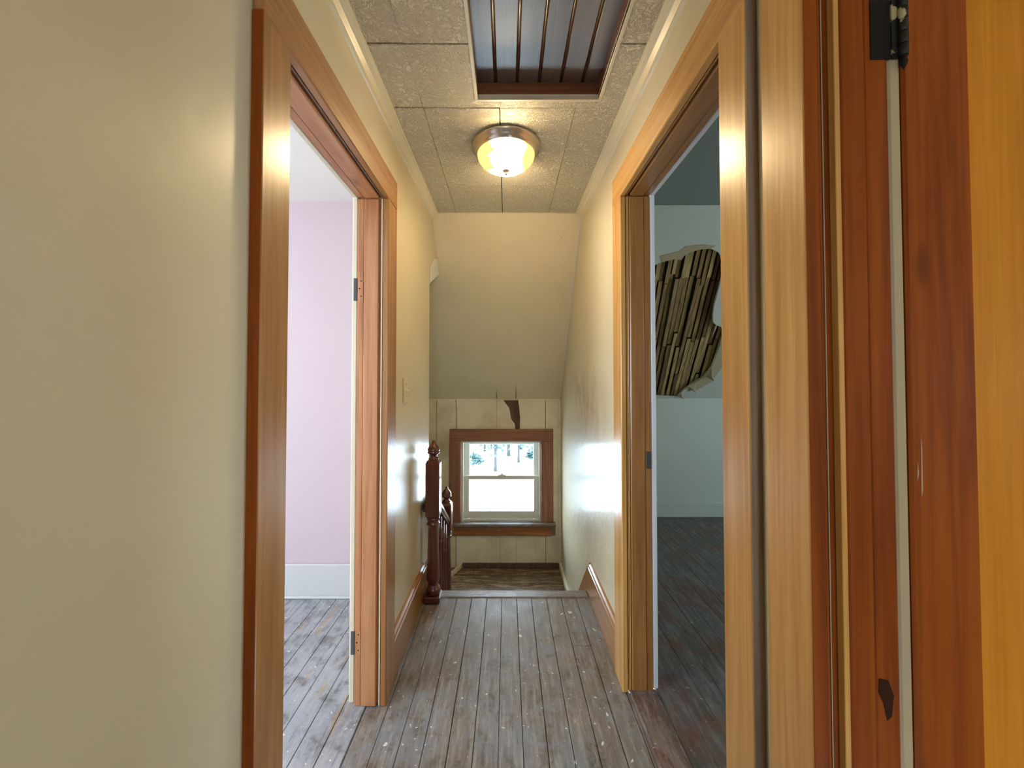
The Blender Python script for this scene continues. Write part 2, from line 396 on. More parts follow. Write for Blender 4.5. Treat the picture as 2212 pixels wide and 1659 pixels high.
# ------------------------------------------------------------------ hall walls
ext = 0.03
def notch(x, d): return [(x, d[0] - ext, 0), (x, d[0] - ext, d[2] + ext), (x, d[1] + ext, d[2] + ext), (x, d[1] + ext, 0)]
wallp('wall_left', [[(-XW, -1.1, 0)] + notch(-XW, LD) + [(-XW, 2.48, 0), (-XW, 2.48, 1.86), (-XW, 2.80, sl(2.80) - 0.01), (-XW, YC, CZ + 0.01), (-XW, YC, CZ + 0.06), (-XW, -1.1, CZ + 0.06)]], (-WT, 0, 0), 'wall', 'glossy cream painted hallway wall with the light switch')
wallp('wall_right', [[(XW, -1.1, 0)] + notch(XW, BD) + notch(XW, AD) + [(XW, 2.30, 0), (XW, 2.30, -0.5), (XW, 3.60, -0.5), (XW, 3.60, sl(3.60)), (XW, YC, sl(YC)), (XW, YC, CZ + 0.06), (XW, -1.1, CZ + 0.06)]], (WT, 0, 0), 'wall_stain', 'glossy cream hallway wall beside the stairs with brown rubbed stains')
wallp('wall_back', [rect_y(-1.1, -0.59, 0.59, 0, 2.40), rect_y(-1.1, -0.20, 0.10, 1.1, 1.6)], (0, -0.1, 0), 'wall', 'plain cream wall closing the hallway behind the viewer, with an opening added for fill light')  # unseen window opening, added as fill from behind the camera
# patched plaster at the left wall's upper end
pt = poly('wall_patch', [[(-XW + 0.002, 2.49, 1.875), (-XW + 0.002, 2.785, 2.00), (-XW + 0.002, 2.72, 2.09), (-XW + 0.002, 2.60, 2.06), (-XW + 0.002, 2.50, 1.98)]], (0.004, 0, 0), 'white_trim', bpy.data.objects['wall_left'])

# ------------------------------------------------------------------ ceiling, tiles, hatch
HX0, HX1, HY0, HY1 = -0.112, 0.352, 0.62, 1.493
ceil = wallp('ceiling', [rect_z(CZ + 0.012, -0.60, 0.60, -1.1, YC), rect_z(CZ + 0.012, HX0 - 0.012, HX1 + 0.012, HY0 - 0.012, HY1 + 0.012)], (0, 0, 0.04), 'gap', 'hallway ceiling of embossed cream tiles', 'ceiling')
xs = [-XW, -0.332, -0.029, 0.274, XW]
ys = [1.241 - 0.303 * k for k in range(8, 0, -1)]
ys = [y for y in ys if y > -1.1]; ys = [-1.1] + ys + [1.241, 1.542, 1.845, 2.165, 2.478, YC]
def tile(x0, x1, y0, y1, gx0, gx1, gy0, gy1):
    X0, X1, Y0, Y1 = x0 + gx0, x1 - gx1, y0 + gy0, y1 - gy1
    hx0, hx1, hy0, hy1 = HX0, HX1, HY0, HY1
    if X1 <= hx0 or X0 >= hx1 or Y1 <= hy0 or Y0 >= hy1:
        return box('ceiling_tile', X0, X1, Y0, Y1, CZ, CZ + 0.011, 'tile', ceil, 0.0025)
    if X0 >= hx0 and X1 <= hx1 and Y0 >= hy0 and Y1 <= hy1: return None
    cx = sorted({X0, X1, min(max(hx0, X0), X1), min(max(hx1, X0), X1)}); cy = sorted({Y0, Y1, min(max(hy0, Y0), Y1), min(max(hy1, Y0), Y1)})
    bm = bmesh.new()
    for a, b in zip(cx, cx[1:]):
        for c, d in zip(cy, cy[1:]):
            if hx0 - 1e-6 <= a and b <= hx1 + 1e-6 and hy0 - 1e-6 <= c and d <= hy1 + 1e-6: continue
            bm.faces.new([bm.verts.new(p) for p in rect_z(CZ, a, b, c, d)])
    bmesh.ops.remove_doubles(bm, verts=bm.verts, dist=1e-5)
    r = bmesh.ops.extrude_face_region(bm, geom=list(bm.faces))
    bmesh.ops.translate(bm, vec=(0, 0, 0.011), verts=[v for v in r['geom'] if isinstance(v, bmesh.types.BMVert)])
    return kid(recenter(mesh_obj('ceiling_tile', bm, 'tile')), ceil)
for j, (y0, y1) in enumerate(zip(ys, ys[1:])):
    for i, (x0, x1) in enumerate(zip(xs, xs[1:])):
        wide = 0.0030 if abs(y0 - 1.241) < .01 or (abs(y0 - 1.542) < .01 and i < 2) else 0.0009
        wide1 = 0.0030 if abs(y1 - 1.241) < .01 or (abs(y1 - 1.542) < .01 and i < 2) else 0.0009
        mid = 0.0018 if y0 > 1.5 else 0.0006
        tile(x0, x1, y0, y1, mid if i == 2 else 0.0006, mid if i == 1 else 0.0006, wide, wide1)

hatch = tag(empty('attic_hatch', ((HX0 + HX1) / 2, (HY0 + HY1) / 2, CZ)), 'dark beadboard attic hatch panel recessed in the tiled ceiling', 'hatch')
HZ = CZ + 0.066
nb = 5; pitch = 0.0835; xb = HX0 - 0.02
edges_b = [HX0 - 0.012, -0.044, 0.040, 0.124, 0.208, 0.291, HX1 + 0.012]
for a, b in zip(edges_b, edges_b[1:]):
    box('board', a + 0.005, b - 0.005, HY0 - 0.01, HY1 + 0.012, HZ, HZ + 0.016, 'hatch', hatch, 0.002)
for e in edges_b[1:-1]:
    bm = lathe_bm([(0.0042, 0), (0.0042, HY1 - HY0 + 0.02)], 10)
    bmesh.ops.rotate(bm, verts=bm.verts, cent=(0, 0, 0), matrix=Matrix.Rotation(-PI / 2, 3, 'X'))
    o = mesh_obj('bead', bm, 'hatch_bead', None, (e, HY0 - 0.01, HZ + 0.004), True); kid(o, hatch)
box('backing', HX0 - 0.012, HX1 + 0.012, HY0 - 0.012, HY1 + 0.012, HZ + 0.016, HZ + 0.03, 'gap', hatch, 0)
for nm, a in (('frame_side', (HX0 - 0.012, HX0, HY0, HY1)), ('frame_side', (HX1, HX1 + 0.012, HY0, HY1)), ('frame_end', (HX0 - 0.012, HX1 + 0.012, HY1, HY1 + 0.012)), ('frame_end', (HX0 - 0.012, HX1 + 0.012, HY0 - 0.012, HY0))):
    box(nm, *a, CZ + 0.020, HZ, 'hatch_rim', hatch, 0.001)
    box('frame_lip', *a, CZ - 0.002, CZ + 0.020, 'cream_trim', hatch, 0.001)

# ------------------------------------------------------------------ slopes, knee wall, roof
def sp(x, y, lift=0.0): v = Vector((x, y, sl(y))) + SN * lift; return (v.x, v.y, v.z)
slope = wallp('ceiling_slope', [[sp(-2.3, YC), sp(XW, YC), sp(XW, 3.60), sp(-2.3, 3.60)]], SN * 0.02, 'slope', 'sloped cream ceiling running down to the small window wall', 'ceiling')
for x, ya, yb in ((-0.093, 3.515, 3.585), (0.081, 3.455, 3.585)):
    poly('crack', [[sp(x - 0.0035, yb, -0.0012), sp(x + 0.0035, yb, -0.0012), sp(x + 0.002, (ya + yb) / 2, -0.0012), sp(x + 0.0005, ya, -0.0012), sp(x - 0.002, (ya + yb) / 2, -0.0012)]], SN * 0.0014, 'gap', slope)
wallp('ceiling_slope_header', [[(-2.3, 2.49, CZ + 0.01), (-0.59, 2.49, CZ + 0.01), (-0.59, YC + .01, CZ + 0.01), (-2.3, YC + .01, CZ + 0.01)]], (0, 0, 0.05), 'slope', 'flat strip of ceiling over the stairwell', 'ceiling')

HOLE = [(1.393, 3.572), (1.284, 3.56), (1.181, 3.38), (1.092, 3.086), (1.04, 2.885), (1.037, 2.782), (1.095, 2.763), (1.172, 2.75), (1.228, 2.752), (1.239, 2.733), (1.271, 2.718), (1.329, 2.705), (1.407, 2.701), (1.471, 2.718), (1.502, 2.741), (1.534, 2.782), (1.557, 2.838), (1.567, 2.908), (1.577, 2.982), (1.593, 3.033), (1.619, 3.078), (1.653, 3.094), (1.687, 3.102), (1.724, 3.124), (1.74, 3.169), (1.745, 3.271), (1.745, 3.364), (1.714, 3.428), (1.636, 3.478), (1.584, 3.52), (1.556, 3.556), (1.545, 3.575), (1.461, 3.574)]
YCA = 2.519
slopeA = wallp('ceiling_slope_broken', [[sp(0.59, YCA), sp(4.0, YCA), sp(4.0, 3.60), sp(0.59, 3.60)], [sp(x, y) for x, y in HOLE]], SN * 0.018, 'room_grey', 'grey sloped ceiling with a jagged hole showing bare lath', 'ceiling')
def lath_strip(x, y0, y1, wdt, lift, lean):
    a = [sp(x - wdt / 2 + lean * (y0 - 3.1), y0, lift), sp(x + wdt / 2 + lean * (y0 - 3.1), y0, lift), sp(x + wdt / 2 + lean * (y1 - 3.1), y1, lift), sp(x - wdt / 2 + lean * (y1 - 3.1), y1, lift)]
    return poly('lath', [a], SN * 0.008, 'lath', slopeA)
x = 0.90
while x < 1.86:
    br = [2.60, 2.86 + random.uniform(-.03, .03), 3.20 + random.uniform(-.05, .05) if random.random() < .7 else 3.42, 3.60]
    for ya, yb in zip(br, br[1:]):
        lath_strip(x + random.uniform(-.003, .003), ya + 0.002, yb - 0.002, random.uniform(0.023, 0.030), random.uniform(0.024, 0.046), 0.13 + random.uniform(-.015, .015))
    x += 0.0385
T1 = [(1.095, 2.763), (1.07, 2.735), (1.20, 2.712), (1.232, 2.69), (1.34, 2.682), (1.44, 2.688), (1.407, 2.701), (1.329, 2.705), (1.271, 2.718), (1.239, 2.733), (1.228, 2.752), (1.172, 2.75)]
T2 = [(1.745, 3.20), (1.80, 3.18), (1.84, 3.34), (1.80, 3.46), (1.70, 3.52), (1.62, 3.53), (1.60, 3.50), (1.636, 3.478), (1.714, 3.428), (1.745, 3.364)]
for T in (T1, T2): poly('torn_lining', [[sp(x, y, -0.003) for x, y in T]], SN * 0.0035, 'torn', slopeA)
def flap(a, b, c, up):
    bm = bmesh.new(); va, vb = Vector(sp(*a)), Vector(sp(*b)); vc = Vector(sp(*c)) - SN * up; vm = (va + vb) / 2 * 0.5 + vc * 0.5 - SN * up * 0.3
    vs = [bm.verts.new(v) for v in (va, vb, vm, vc)]
    bm.faces.new((vs[0], vs[1], vs[2])); bm.faces.new((vs[0], vs[2], vs[3])); bm.faces.new((vs[1], vs[3], vs[2]))
    bm.faces.new((vs[0], vs[3], vs[1]))
    kid(recenter(mesh_obj('torn_flap', bm, 'torn')), slopeA)
for a, b, c, up in (((1.60, 3.49), (1.66, 3.47), (1.68, 3.53), .03), ((1.645, 3.09), (1.66, 3.10), (1.63, 3.19), .03), ((1.72, 3.42), (1.75, 3.36), (1.80, 3.44), .04), ((1.54, 3.57), (1.57, 3.545), (1.60, 3.575), .03), ((1.49, 2.73), (1.53, 2.78), (1.53, 2.74), .02)):
    flap(a, b, c, up)
# roof deck behind everything
roof = wallp('roof_deck', [[sp(-2.6, 2.2, 0.13), sp(4.3, 2.2, 0.13), sp(4.3, 3.9, 0.13), sp(-2.6, 3.9, 0.13)]], SN * 0.05, 'roof', 'dark roof boards behind the lath', 'roof')

wallb('roof_lid_added', -3.7, 4.3, -1.9, 2.35, 2.86, 2.95, 'roof', 'dark flat lid added over the attic to shut out the sky', 'roof')  # unseen lid and side blockers, added to stop sky light leaking in
wallb('wall_added_attic_back', -3.7, 4.3, -1.9, -1.72, 2.3, 2.86, 'roof', 'dark blocker added at the attic end to shut out the sky')
wallb('wall_added_attic_gable', -3.7, -3.52, -1.9, 3.0, 2.3, 2.95, 'roof', 'dark blocker added above the lilac room to shut out the sky')
wallb('wall_added_attic_gable_end', 4.12, 4.3, -1.9, 3.0, 2.3, 2.95, 'roof', 'dark blocker added above the dim room to shut out the sky')

farw = wallp('wall_far', [rect_y(3.60, -2.4, 4.1, -2.9, 1.15), rect_y(3.60, -0.414, 0.311, -0.045, 0.689)], (0, 0.14, 0), 'raw_far', 'low cream boarded wall around the small stair window')
def board(*pts): return poly('wall_board', [[(x, YK, z) for x, z in pts]], (0, 0.0098, 0), 'knee', farw)
g = 0.0022
board((-1.30, -0.45), (-0.64 - g, -0.45), (-0.64 - g, KZ), (-1.30, KZ))
board((-0.64 + g, -0.45), (-0.46 - g, -0.45), (-0.463 - g, KZ), (-0.64 + g, KZ))
board((-0.46 + g, 0.79), (-0.092 - g / 2, 0.79), (-0.093 - g / 2, KZ), (-0.463 + g, KZ))
board((-0.092 + g / 2, 0.79), (0.076, 0.79), (0.072, 0.842), (0.050, 0.870), (0.036, 0.893), (0.030, 0.94), (0.021, 0.985), (-0.012, 1.03), (-0.042, KZ), (-0.093 + g / 2, KZ))
board((0.118, 0.79), (0.35 - g, 0.79), (0.352 - g, KZ), (0.101, KZ), (0.112, 0.99), (0.121, 0.90))
board((0.35 + g, -0.45), (0.488, -0.45), (0.488, KZ), (0.352 + g, KZ))
board((-0.46 + g, -0.45), (-0.06 - g / 2, -0.45), (-0.06 - g / 2, -0.12), (-0.46 + g, -0.12))
board((-0.06 + g / 2, -0.45), (0.085 - g / 2, -0.45), (0.085 - g / 2, -0.12), (-0.06 + g / 2, -0.12))
board((0.085 + g / 2, -0.45), (0.35 - g, -0.45), (0.35 - g, -0.12), (0.085 + g / 2, -0.12))
wallb('trim_corner', 0.462, 0.489, 3.572, 3.5895, -0.42, 1.05, 'knee', 'narrow cream strip in the corner beside the stair window', 'trim')

# ------------------------------------------------------------------ stair window
win = tag(empty('window_1', (-0.05, 3.60, -0.04)), 'small white double-hung window with bare brown casing above the landing', 'window', None, 'structure')
box('head_casing', -0.518, 0.419, 3.566, 3.589, 0.689, 0.798, 'cas_x', win)
box('side_casing', -0.518, -0.414, 3.568, 3.589, -0.04, 0.6885, 'cas_z', win)
box('side_casing', 0.311, 0.419, 3.568, 3.589, -0.04, 0.6885, 'cas_z', win)
box('stool', -0.495, 0.438, 3.535, 3.615, -0.066, -0.0405, 'nosing', win, 0.005)
box('apron', -0.49, 0.405, 3.570, 3.589, -0.160, -0.0665, 'apron', win)
box('apron_return', 0.408, 0.436, 3.560, 3.589, -0.150, -0.0665, 'raw_z', win)
for a in ((-0.414, -0.396, -0.045, 0.689), (0.293, 0.311, -0.045, 0.689)): box('frame_side', a[0], a[1], 3.598, 3.73, a[2], a[3], 'frame_white', win)
box('frame_head', -0.396, 0.293, 3.598, 3.73, 0.672, 0.689, 'frame_white', win)
box('frame_sill', -0.396, 0.293, 3.618, 3.75, -0.045, -0.026, 'frame_white', win)
for a in ((-0.405, -0.397), (0.294, 0.302)): pass
def sash(nm, y, z0, z1, gz0, gz1):
    sh = box(nm, -0.395, -0.345, y, y + 0.028, z0, z1, 'frame_white', win, 0.004)
    sh.name = nm
    box('stile', 0.246, 0.292, y, y + 0.028, z0, z1, 'frame_white', sh, 0.004)
    box('rail', -0.345, 0.246, y, y + 0.028, z0, gz0, 'frame_white', sh, 0.004)
    box('rail', -0.345, 0.246, y, y + 0.028, gz1, z1, 'frame_white', sh, 0.004)
    gl = box('pane', -0.347, 0.248, y + 0.012, y + 0.016, gz0 - 0.002, gz1 + 0.002, 'glass', sh, 0)
    return sh
sash('lower_sash', 3.625, -0.024, 0.366, 0.044, 0.331)
sash('upper_sash', 3.662, 0.331, 0.671, 0.366, 0.645)
box('sash_lock', -0.080, -0.010, 3.622, 3.650, 0.366, 0.374, 'toggle', win, 0.003)
lathe('lock_cam', [(0.012, 0), (0.013, 0.004), (0.008, 0.012), (0.004, 0.014)], (-0.045, 3.636, 0.374), 'toggle', win, 12)

# ------------------------------------------------------------------ floors
fl = wallp('floor', [rect_z(-0.03, -0.545, 0.495, -1.1, 2.30)], (0, 0, 0.009), 'gap', 'worn brown painted plank floor of the hallway', 'floor')
def planks(par, x0, x1, y0, y1, mat, z=0.0, cuts=1, phase=0.0, gaps=(0.0006, 0.0008, 0.0013, 0.0016)):
    xw = 0.0862; x = x0 + phase
    k = 0; cur = x0
    while cur < x1 - 1e-4:
        nx = min(cur + xw * random.uniform(0.985, 1.015), x1)
        gp = random.choice(gaps)
        ccs = [y0] + sorted(random.uniform(y0 + .3, y1 - .3) for _ in range(cuts if random.random() < .35 else 0)) + [y1]
        for a, b in zip(ccs, ccs[1:]):
            box('floor_plank', cur + gp, nx - gp, a + 0.0005, b - 0.0005, z - 0.021, z + random.uniform(-0.0008, 0.0008), mat, par, 0.0012)
        cur = nx
planks(fl, -0.545, 0.495, -1.1, 2.292, 'floor_hall')
box('nosing', -0.485, 0.475, 2.294, 2.375, -0.026, 0.004, 'nosing', fl, 0.008)
flL = wallp('floor_lilac_room', [rect_z(-0.03, -3.4, -0.545, -1.5, 2.31)], (0, 0, 0.009), 'gap', 'grey painted plank floor of the lilac room', 'floor')
planks(flL, -2.013, -0.547, -1.5, 2.30, 'floor_left')
box('floor_boarding', -3.4, -2.014, -1.5, 2.30, -0.021, 0, 'floor_left', flL)
flR = wallp('floor_dark_room', [rect_z(-0.03, 0.60, 4.0, 0.75, 3.60)], (0, 0, 0.009), 'gap', 'dark painted plank floor of the dim room', 'floor')
planks(flR, 0.605, 2.675, 0.76, 3.58, 'floor_right', z=0.004, gaps=(0.0003, 0.0004))
box('floor_boarding', 2.676, 4.0, 0.76, 3.58, -0.021, 0.004, 'floor_right', flR)
wallb('floor_bedroom', 0.59, 3.2, -1.6, 0.725, -0.03, 0.0, 'floor_hall', 'brown floor of the room behind the open door', 'floor')
th = tag(box('threshold', 0.497, 0.604, AD[0] + .01, AD[1] + .012, -0.02, 0.010, 'sill_red', None, 0.004), 'red-brown worn threshold board in the doorway of the dim room', 'threshold', None, 'structure')

# ------------------------------------------------------------------ stairs down
stz = -0.45
st = wallp('stairs', [rect_z(stz - 0.06, -0.60, XW, 2.31, 3.60)], (0, 0, 0.03), 'gap', 'stairs turning at a dirty brown landing below the window', 'stairs')
box('riser', -0.485, XW, 2.34, 2.36, -0.225, -0.027, 'nosing', st)
box('tread', -0.485, XW, 2.34, 2.64, -0.25, -0.225, 'landing', st, 0.005)
box('riser', -0.485, XW, 2.60, 2.62, stz, -0.251, 'nosing', st)
yb = 2.62
for k, yn in enumerate((2.76, 2.90, 3.04, 3.18, 3.32, 3.46, 3.589)):
    xl = -0.60
    if yn > 3.3: 
        pass
    box('landing_board', xl, XW - 0.001, yb + 0.0012, yn - 0.0012, stz - 0.028, stz + random.uniform(-.0015, .0015), 'landing', st, 0.002); yb = yn
poly('winder_skirt', [[(-0.405, 3.588, stz), (-0.425, 3.588, stz), (-0.62, 3.16, stz), (-0.60, 3.15, stz)]], (0, 0, 0.03), 'knee', st)
tag(box('baseboard_landing', -0.40, XW - 0.02, 3.570, 3.5895, stz + 0.002, stz + 0.045, 'raw_far', None, 0.003), 'thin dark brown board along the foot of the window wall', 'baseboard', None, 'structure')
tag(box('baseboard_landing_side', 0.468, XW, 2.62, 3.57, stz + 0.002, stz + 0.055, 'knee', None, 0.003), 'narrow cream skirting along the landing', 'baseboard', None, 'structure')
for k in range(5):
    box('lower_tread', -0.62 - 0.24 * (k + 1), -0.60 - 0.24 * k, 2.62, 3.59, stz - 0.2 * (k + 1) - 0.03, stz - 0.2 * (k + 1), 'landing', st, 0.004)
    box('lower_riser', -0.62 - 0.24 * k, -0.60 - 0.24 * k, 2.62, 3.59, stz - 0.2 * (k + 1), stz - 0.2 * k - 0.03, 'nosing', st)
# stairwell enclosure
wallb('wall_stairwell', -2.3, -0.592, 2.41, 2.475, -2.9, CZ + 0.05, 'wall', 'cream wall of the stairwell behind the lilac room')
wallb('wall_stairwell_end', -2.4, -2.3, 2.40, 3.60, -2.9, 2.4, 'wall', 'cream end wall of the stairwell')
wallb('floor_below', -2.4, 0.6, 2.3, 3.70, -2.95, -2.85, 'floor_hall', 'floor at the foot of the stairs', 'floor')
wallb('wall_under_hall', -2.3, 0.6, 2.31, 2.335, -2.9, -0.031, 'wall', 'cream wall below the hallway floor')
wallb('wall_under_landing', XW, 0.59, 2.336, 3.60, -2.9, -0.51, 'wall', 'cream wall below the landing')

# ------------------------------------------------------------------ rooms beyond the doors
wallb('wall_lilac', -3.5, -0.592, 2.31, 2.405, 0, 2.40, 'lilac', 'pale lilac painted wall seen through the first doorway')
bl = tag(box('baseboard_lilac', -3.4, -0.595, 2.292, 2.3095, 0.001, 0.192, 'lilac_base', None, 0.004), 'tall white baseboard under the pale lilac wall', 'baseboard', None, 'structure')
box('shoe_moulding', -3.4, -0.595, 2.278, 2.2915, 0.001, 0.016, 'lilac_base', bl, 0.004)
wallb('ceiling_lilac_room', -3.5, -0.592, -1.6, 2.405, 2.312, 2.38, 'white', 'white ceiling of the lilac room', 'ceiling')
wallp('wall_lilac_outer', [rect_x(-3.4, -1.6, 2.40, 0, 2.38), rect_x(-3.4, -1.15, 0.30, 0.6, 2.0), rect_x(-3.4, 1.45, 2.0, 1.0, 1.7)], (-0.1, 0, 0), 'lilac', 'lilac outer wall holding one wide window and one small opening added for light')  # small opening is unseen, added to brighten the casings across the hall
wallb('wall_lilac_back', -3.5, -0.592, -1.6, -1.5, 0, 2.38, 'lilac', 'lilac wall at the near end of the room')
wallb('wall_knee', 0.59, 4.0, 3.586, 3.599, 0, sl(3.586), 'room_grey', 'low grey-white knee wall of the dim room')
tag(box('baseboard_knee', 0.595, 4.0, 3.568, 3.5855, 0.005, 0.137, 'room_grey', None, 0.004), 'grey-white baseboard along the low knee wall', 'baseboard', None, 'structure')
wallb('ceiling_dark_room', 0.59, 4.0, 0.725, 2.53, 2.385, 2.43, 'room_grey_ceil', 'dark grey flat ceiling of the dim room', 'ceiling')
wallp('wall_dark_room_outer', [rect_x(4.0, 0.6, 3.7, 0, 2.5), rect_x(4.0, 1.4, 2.1, 0.85, 1.75)], (0.1, 0, 0), 'room_grey', 'grey outer wall of the dim room')
wallb('wall_partition', 0.592, 4.0, 0.728, 0.775, 0, 2.43, 'room_grey', 'partition between the dim room and the room with the open door')
wallp('wall_bedroom_outer', [rect_x(3.2, -1.7, 0.75, 0, 2.43), rect_x(3.2, -0.9, -0.6, 1.0, 1.5)], (0.1, 0, 0), 'room_back', 'outer wall of the room behind the open door')  # unseen window opening added to send fill light into the hall
wallb('wall_bedroom_back', 0.592, 3.3, -1.7, -1.6, 0, 2.43, 'room_back', 'near wall of the room behind the open door')
wallb('ceiling_bedroom', 0.592, 3.3, -1.7, 0.727, 2.39, 2.43, 'room_back', 'ceiling of the room behind the open door', 'ceiling')

# ------------------------------------------------------------------ doorways
def doorway(nm, sd, dims, label, cz='pine_z', cy='pine_y', jz='jamb_z', jy='jamb_y', room='cream_trim', cw_n=0.105, cw_f=0.117, hh=0.117, s0=0.507, r0=0.592):
    yn, yf, zh = dims
    r = tag(empty(nm, (sd * XW, (yn + yf) / 2, 0)), label, 'doorway', None, 'structure')
    def B(part, xa, xb, *a, mat, bev=0.002, par=None): return box(part, sd * xa, sd * xb, *a, mat, par or r, bev)
    # hall casing
    B('casing_upright', 0.468, XW, yn - cw_n, yn, 0.001, zh, mat=cz, bev=0.003)
    B('casing_upright', 0.468, XW, yf, yf + cw_f, 0.001, zh, mat=cz, bev=0.003)
    B('casing_head', 0.4675, XW, yn - cw_n, yf + cw_f, zh + 0.0006, zh + hh, mat=cy, bev=0.003)
    for s_, y in ((-1, yn), (1, yf)):
        o = s_
        B('jamb_lining', 0.485, r0, y + o * 0.013, y + o * 0.029, 0.001, zh + 0.012, mat=jz)
        B('door_stop', s0, 0.567, y - o * 0.000, y + o * 0.0125, 0.001, zh, mat=jz, bev=0.004)
        B('bead', 0.4935, 0.4985, y + o * 0.004, y + o * 0.0125, 0.001, zh, mat=room if jz == 'jamb_z' and sd < 0 else ('pine_z' if s0 < 0.51 else 'dark_z'), bev=0.001)
        B('rabbet', 0.5675, r0, y + o * 0.003, y + o * 0.0125, 0.001, zh, mat=jz)
        B('room_casing', r0 + 0.0005, r0 + 0.022, y + o * 0.004, y + o * 0.10, 0.012, zh + 0.09, mat=room, bev=0.004)
    B('jamb_lining_head', 0.485, 0.592, yn - 0.012, yf + 0.012, zh + 0.013, zh + 0.028, mat=jy)
    B('door_stop_head', 0.507, 0.567, yn, yf, zh, zh + 0.0125, mat=jy, bev=0.004)
    B('bead_head', 0.4935, 0.4985, yn, yf, zh + 0.004, zh + 0.0125, mat='raw_z' if sd < 0 else cy, bev=0.001)
    B('rabbet_head', 0.5675, 0.592, yn, yf, zh + 0.003, zh + 0.0125, mat=jy)
    B('room_casing_head', 0.5925, 0.614, yn - 0.003, yf + 0.003, zh + 0.004, zh + 0.09, mat=room, bev=0.004)
    return r, B
d1, B1 = doorway('door_1', -1, LD, 'orange pine doorway without a door leading to the lilac room', cz='brown_z', cy='brown_y', cw_n=0.098)  # weaker light on these casings is put into the darker brown pine
B1('casing_edge', 0.4686, 0.4896, LD[0] - 0.0995, LD[0] - 0.0982, 0.001, LD[2], mat='dark_z', bev=0.0004)  # edge turned from the lamp; its shade is painted by this dark strip
# empty hinge mortises
for z in (1.625, 0.245):
    mo = B1('hinge_mortise', 0.5685, 0.590, LD[1] + 0.0015, LD[1] + 0.0035, z - 0.045, z + 0.045, mat='jamb_z', bev=0.001)
    for k, dz in enumerate((-0.03, 0.0, 0.03)):
        bm = lathe_bm([(0.0028, 0), (0.0028, 0.0012)], 8); bmesh.ops.rotate(bm, verts=bm.verts, cent=(0, 0, 0), matrix=Matrix.Rotation(PI / 2, 3, 'X'))
        o = mesh_obj('screw_hole', bm, 'gap', None, (-0.577 - 0.006 * (k == 1), LD[1] + 0.0015, z + dz)); o.parent = mo; o.matrix_parent_inverse = (Matrix.Translation(mo.parent.location) @ mo.matrix_parent_inverse @ Matrix.Translation(mo.location)).inverted()
    B1('mortise_shadow', 0.593, 0.607, LD[1] + 0.0015, LD[1] + 0.006, z - 0.048, z + 0.042, mat='mortise', bev=0.003)  # dark plate standing in for the shade inside the empty mortise
d2, B2 = doorway('door_2', 1, AD, 'orange pine doorway without a door leading to the dim room', jz='brown_z', jy='brown_y', room='white_trim', cw_n=0.099)
B2('bead', 0.500, 0.504, AD[1] + 0.003, AD[1] + 0.0125, 0.001, AD[2], mat='pine_z', bev=0.001)
B2('strike_plate', 0.571, 0.590, AD[1] + 0.0015, AD[1] + 0.003, 0.90, 0.97, mat='iron', bev=0.0006)
B2('weathered_edge', 0.4685, 0.4895, AD[0] - 0.1025, AD[0] - 0.0992, 0.001, AD[2] + .11, mat='raw_z', bev=0.0008)
d3, B3 = doorway('door_3', 1, BD, 'dark varnished doorway with a door standing open', jz='dark_z', jy='dark_y', room='tan_trim', cw_f=0.104, s0=0.5255, r0=0.605)
B3('casing_edge', 0.4686, 0.4896, BD[1] - 0.0014, BD[1] - 0.0002, 0.001, BD[2], mat='dark_z', bev=0.0004)
B3('bead_line', 0.5058, 0.5076, BD[1] + 0.0112, BD[1] + 0.0125, 0.001, BD[2], mat='torn', bev=0.0004)
B3('bead', 0.5165, 0.525, BD[1] - 0.001, BD[1] + 0.0125, 0.001, BD[2], mat='pine_z', bev=0.001)
poly('worn_patch', [[(0.572, BD[1] + 0.0027, 0.815), (0.586, BD[1] + 0.0027, 0.812), (0.594, BD[1] + 0.0027, 0.79), (0.590, BD[1] + 0.0027, 0.758), (0.583, BD[1] + 0.0027, 0.752), (0.578, BD[1] + 0.0027, 0.778), (0.570, BD[1] + 0.0027, 0.795)]], (0, -0.0008, 0), 'char', d3)
# open door leaf, swung square into the room
LX0, LX1, LY0, LY1, LZ1 = 0.636, 1.352, 0.622, 0.657, 2.012
leaf = box('door_leaf', LX0, LX0 + 0.108, LY0, LY1, 0.012, LZ1, 'dark_z', d3, 0.004)  # stiles and rails darker than the panels
def sub(o, par):
    o.parent = par; o.matrix_parent_inverse = (Matrix.Translation(par.parent.location) @ par.matrix_parent_inverse @ Matrix.Translation(par.location)).inverted(); return o
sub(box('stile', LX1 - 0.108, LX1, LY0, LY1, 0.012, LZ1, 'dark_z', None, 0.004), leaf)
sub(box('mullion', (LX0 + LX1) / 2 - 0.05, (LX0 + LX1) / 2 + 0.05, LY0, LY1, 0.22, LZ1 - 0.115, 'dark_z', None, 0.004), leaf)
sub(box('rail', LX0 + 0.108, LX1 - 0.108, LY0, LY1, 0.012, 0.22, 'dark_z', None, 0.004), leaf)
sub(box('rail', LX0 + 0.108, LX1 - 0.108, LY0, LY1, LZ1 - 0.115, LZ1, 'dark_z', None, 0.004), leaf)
for x_, za, zb_ in ((0.652, 1.09, 1.185), (0.646, 1.115, 1.145)):
    sub(poly('scratch', [[(x_ - 0.001, LY0 - 0.0004, za), (x_ + 0.0012, LY0 - 0.0004, za + 0.01), (x_ + 0.0014, LY0 - 0.0004, zb_ - 0.02), (x_, LY0 - 0.0004, zb_)]], (0, 0.001, 0), 'tan_trim'), leaf)
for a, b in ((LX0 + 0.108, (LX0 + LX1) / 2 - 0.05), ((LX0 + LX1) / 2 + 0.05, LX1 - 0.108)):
    sub(box('panel', a, b, LY0 + 0.009, LY1 - 0.009, 0.22, LZ1 - 0.115, 'panel_z', None, 0.0), leaf)
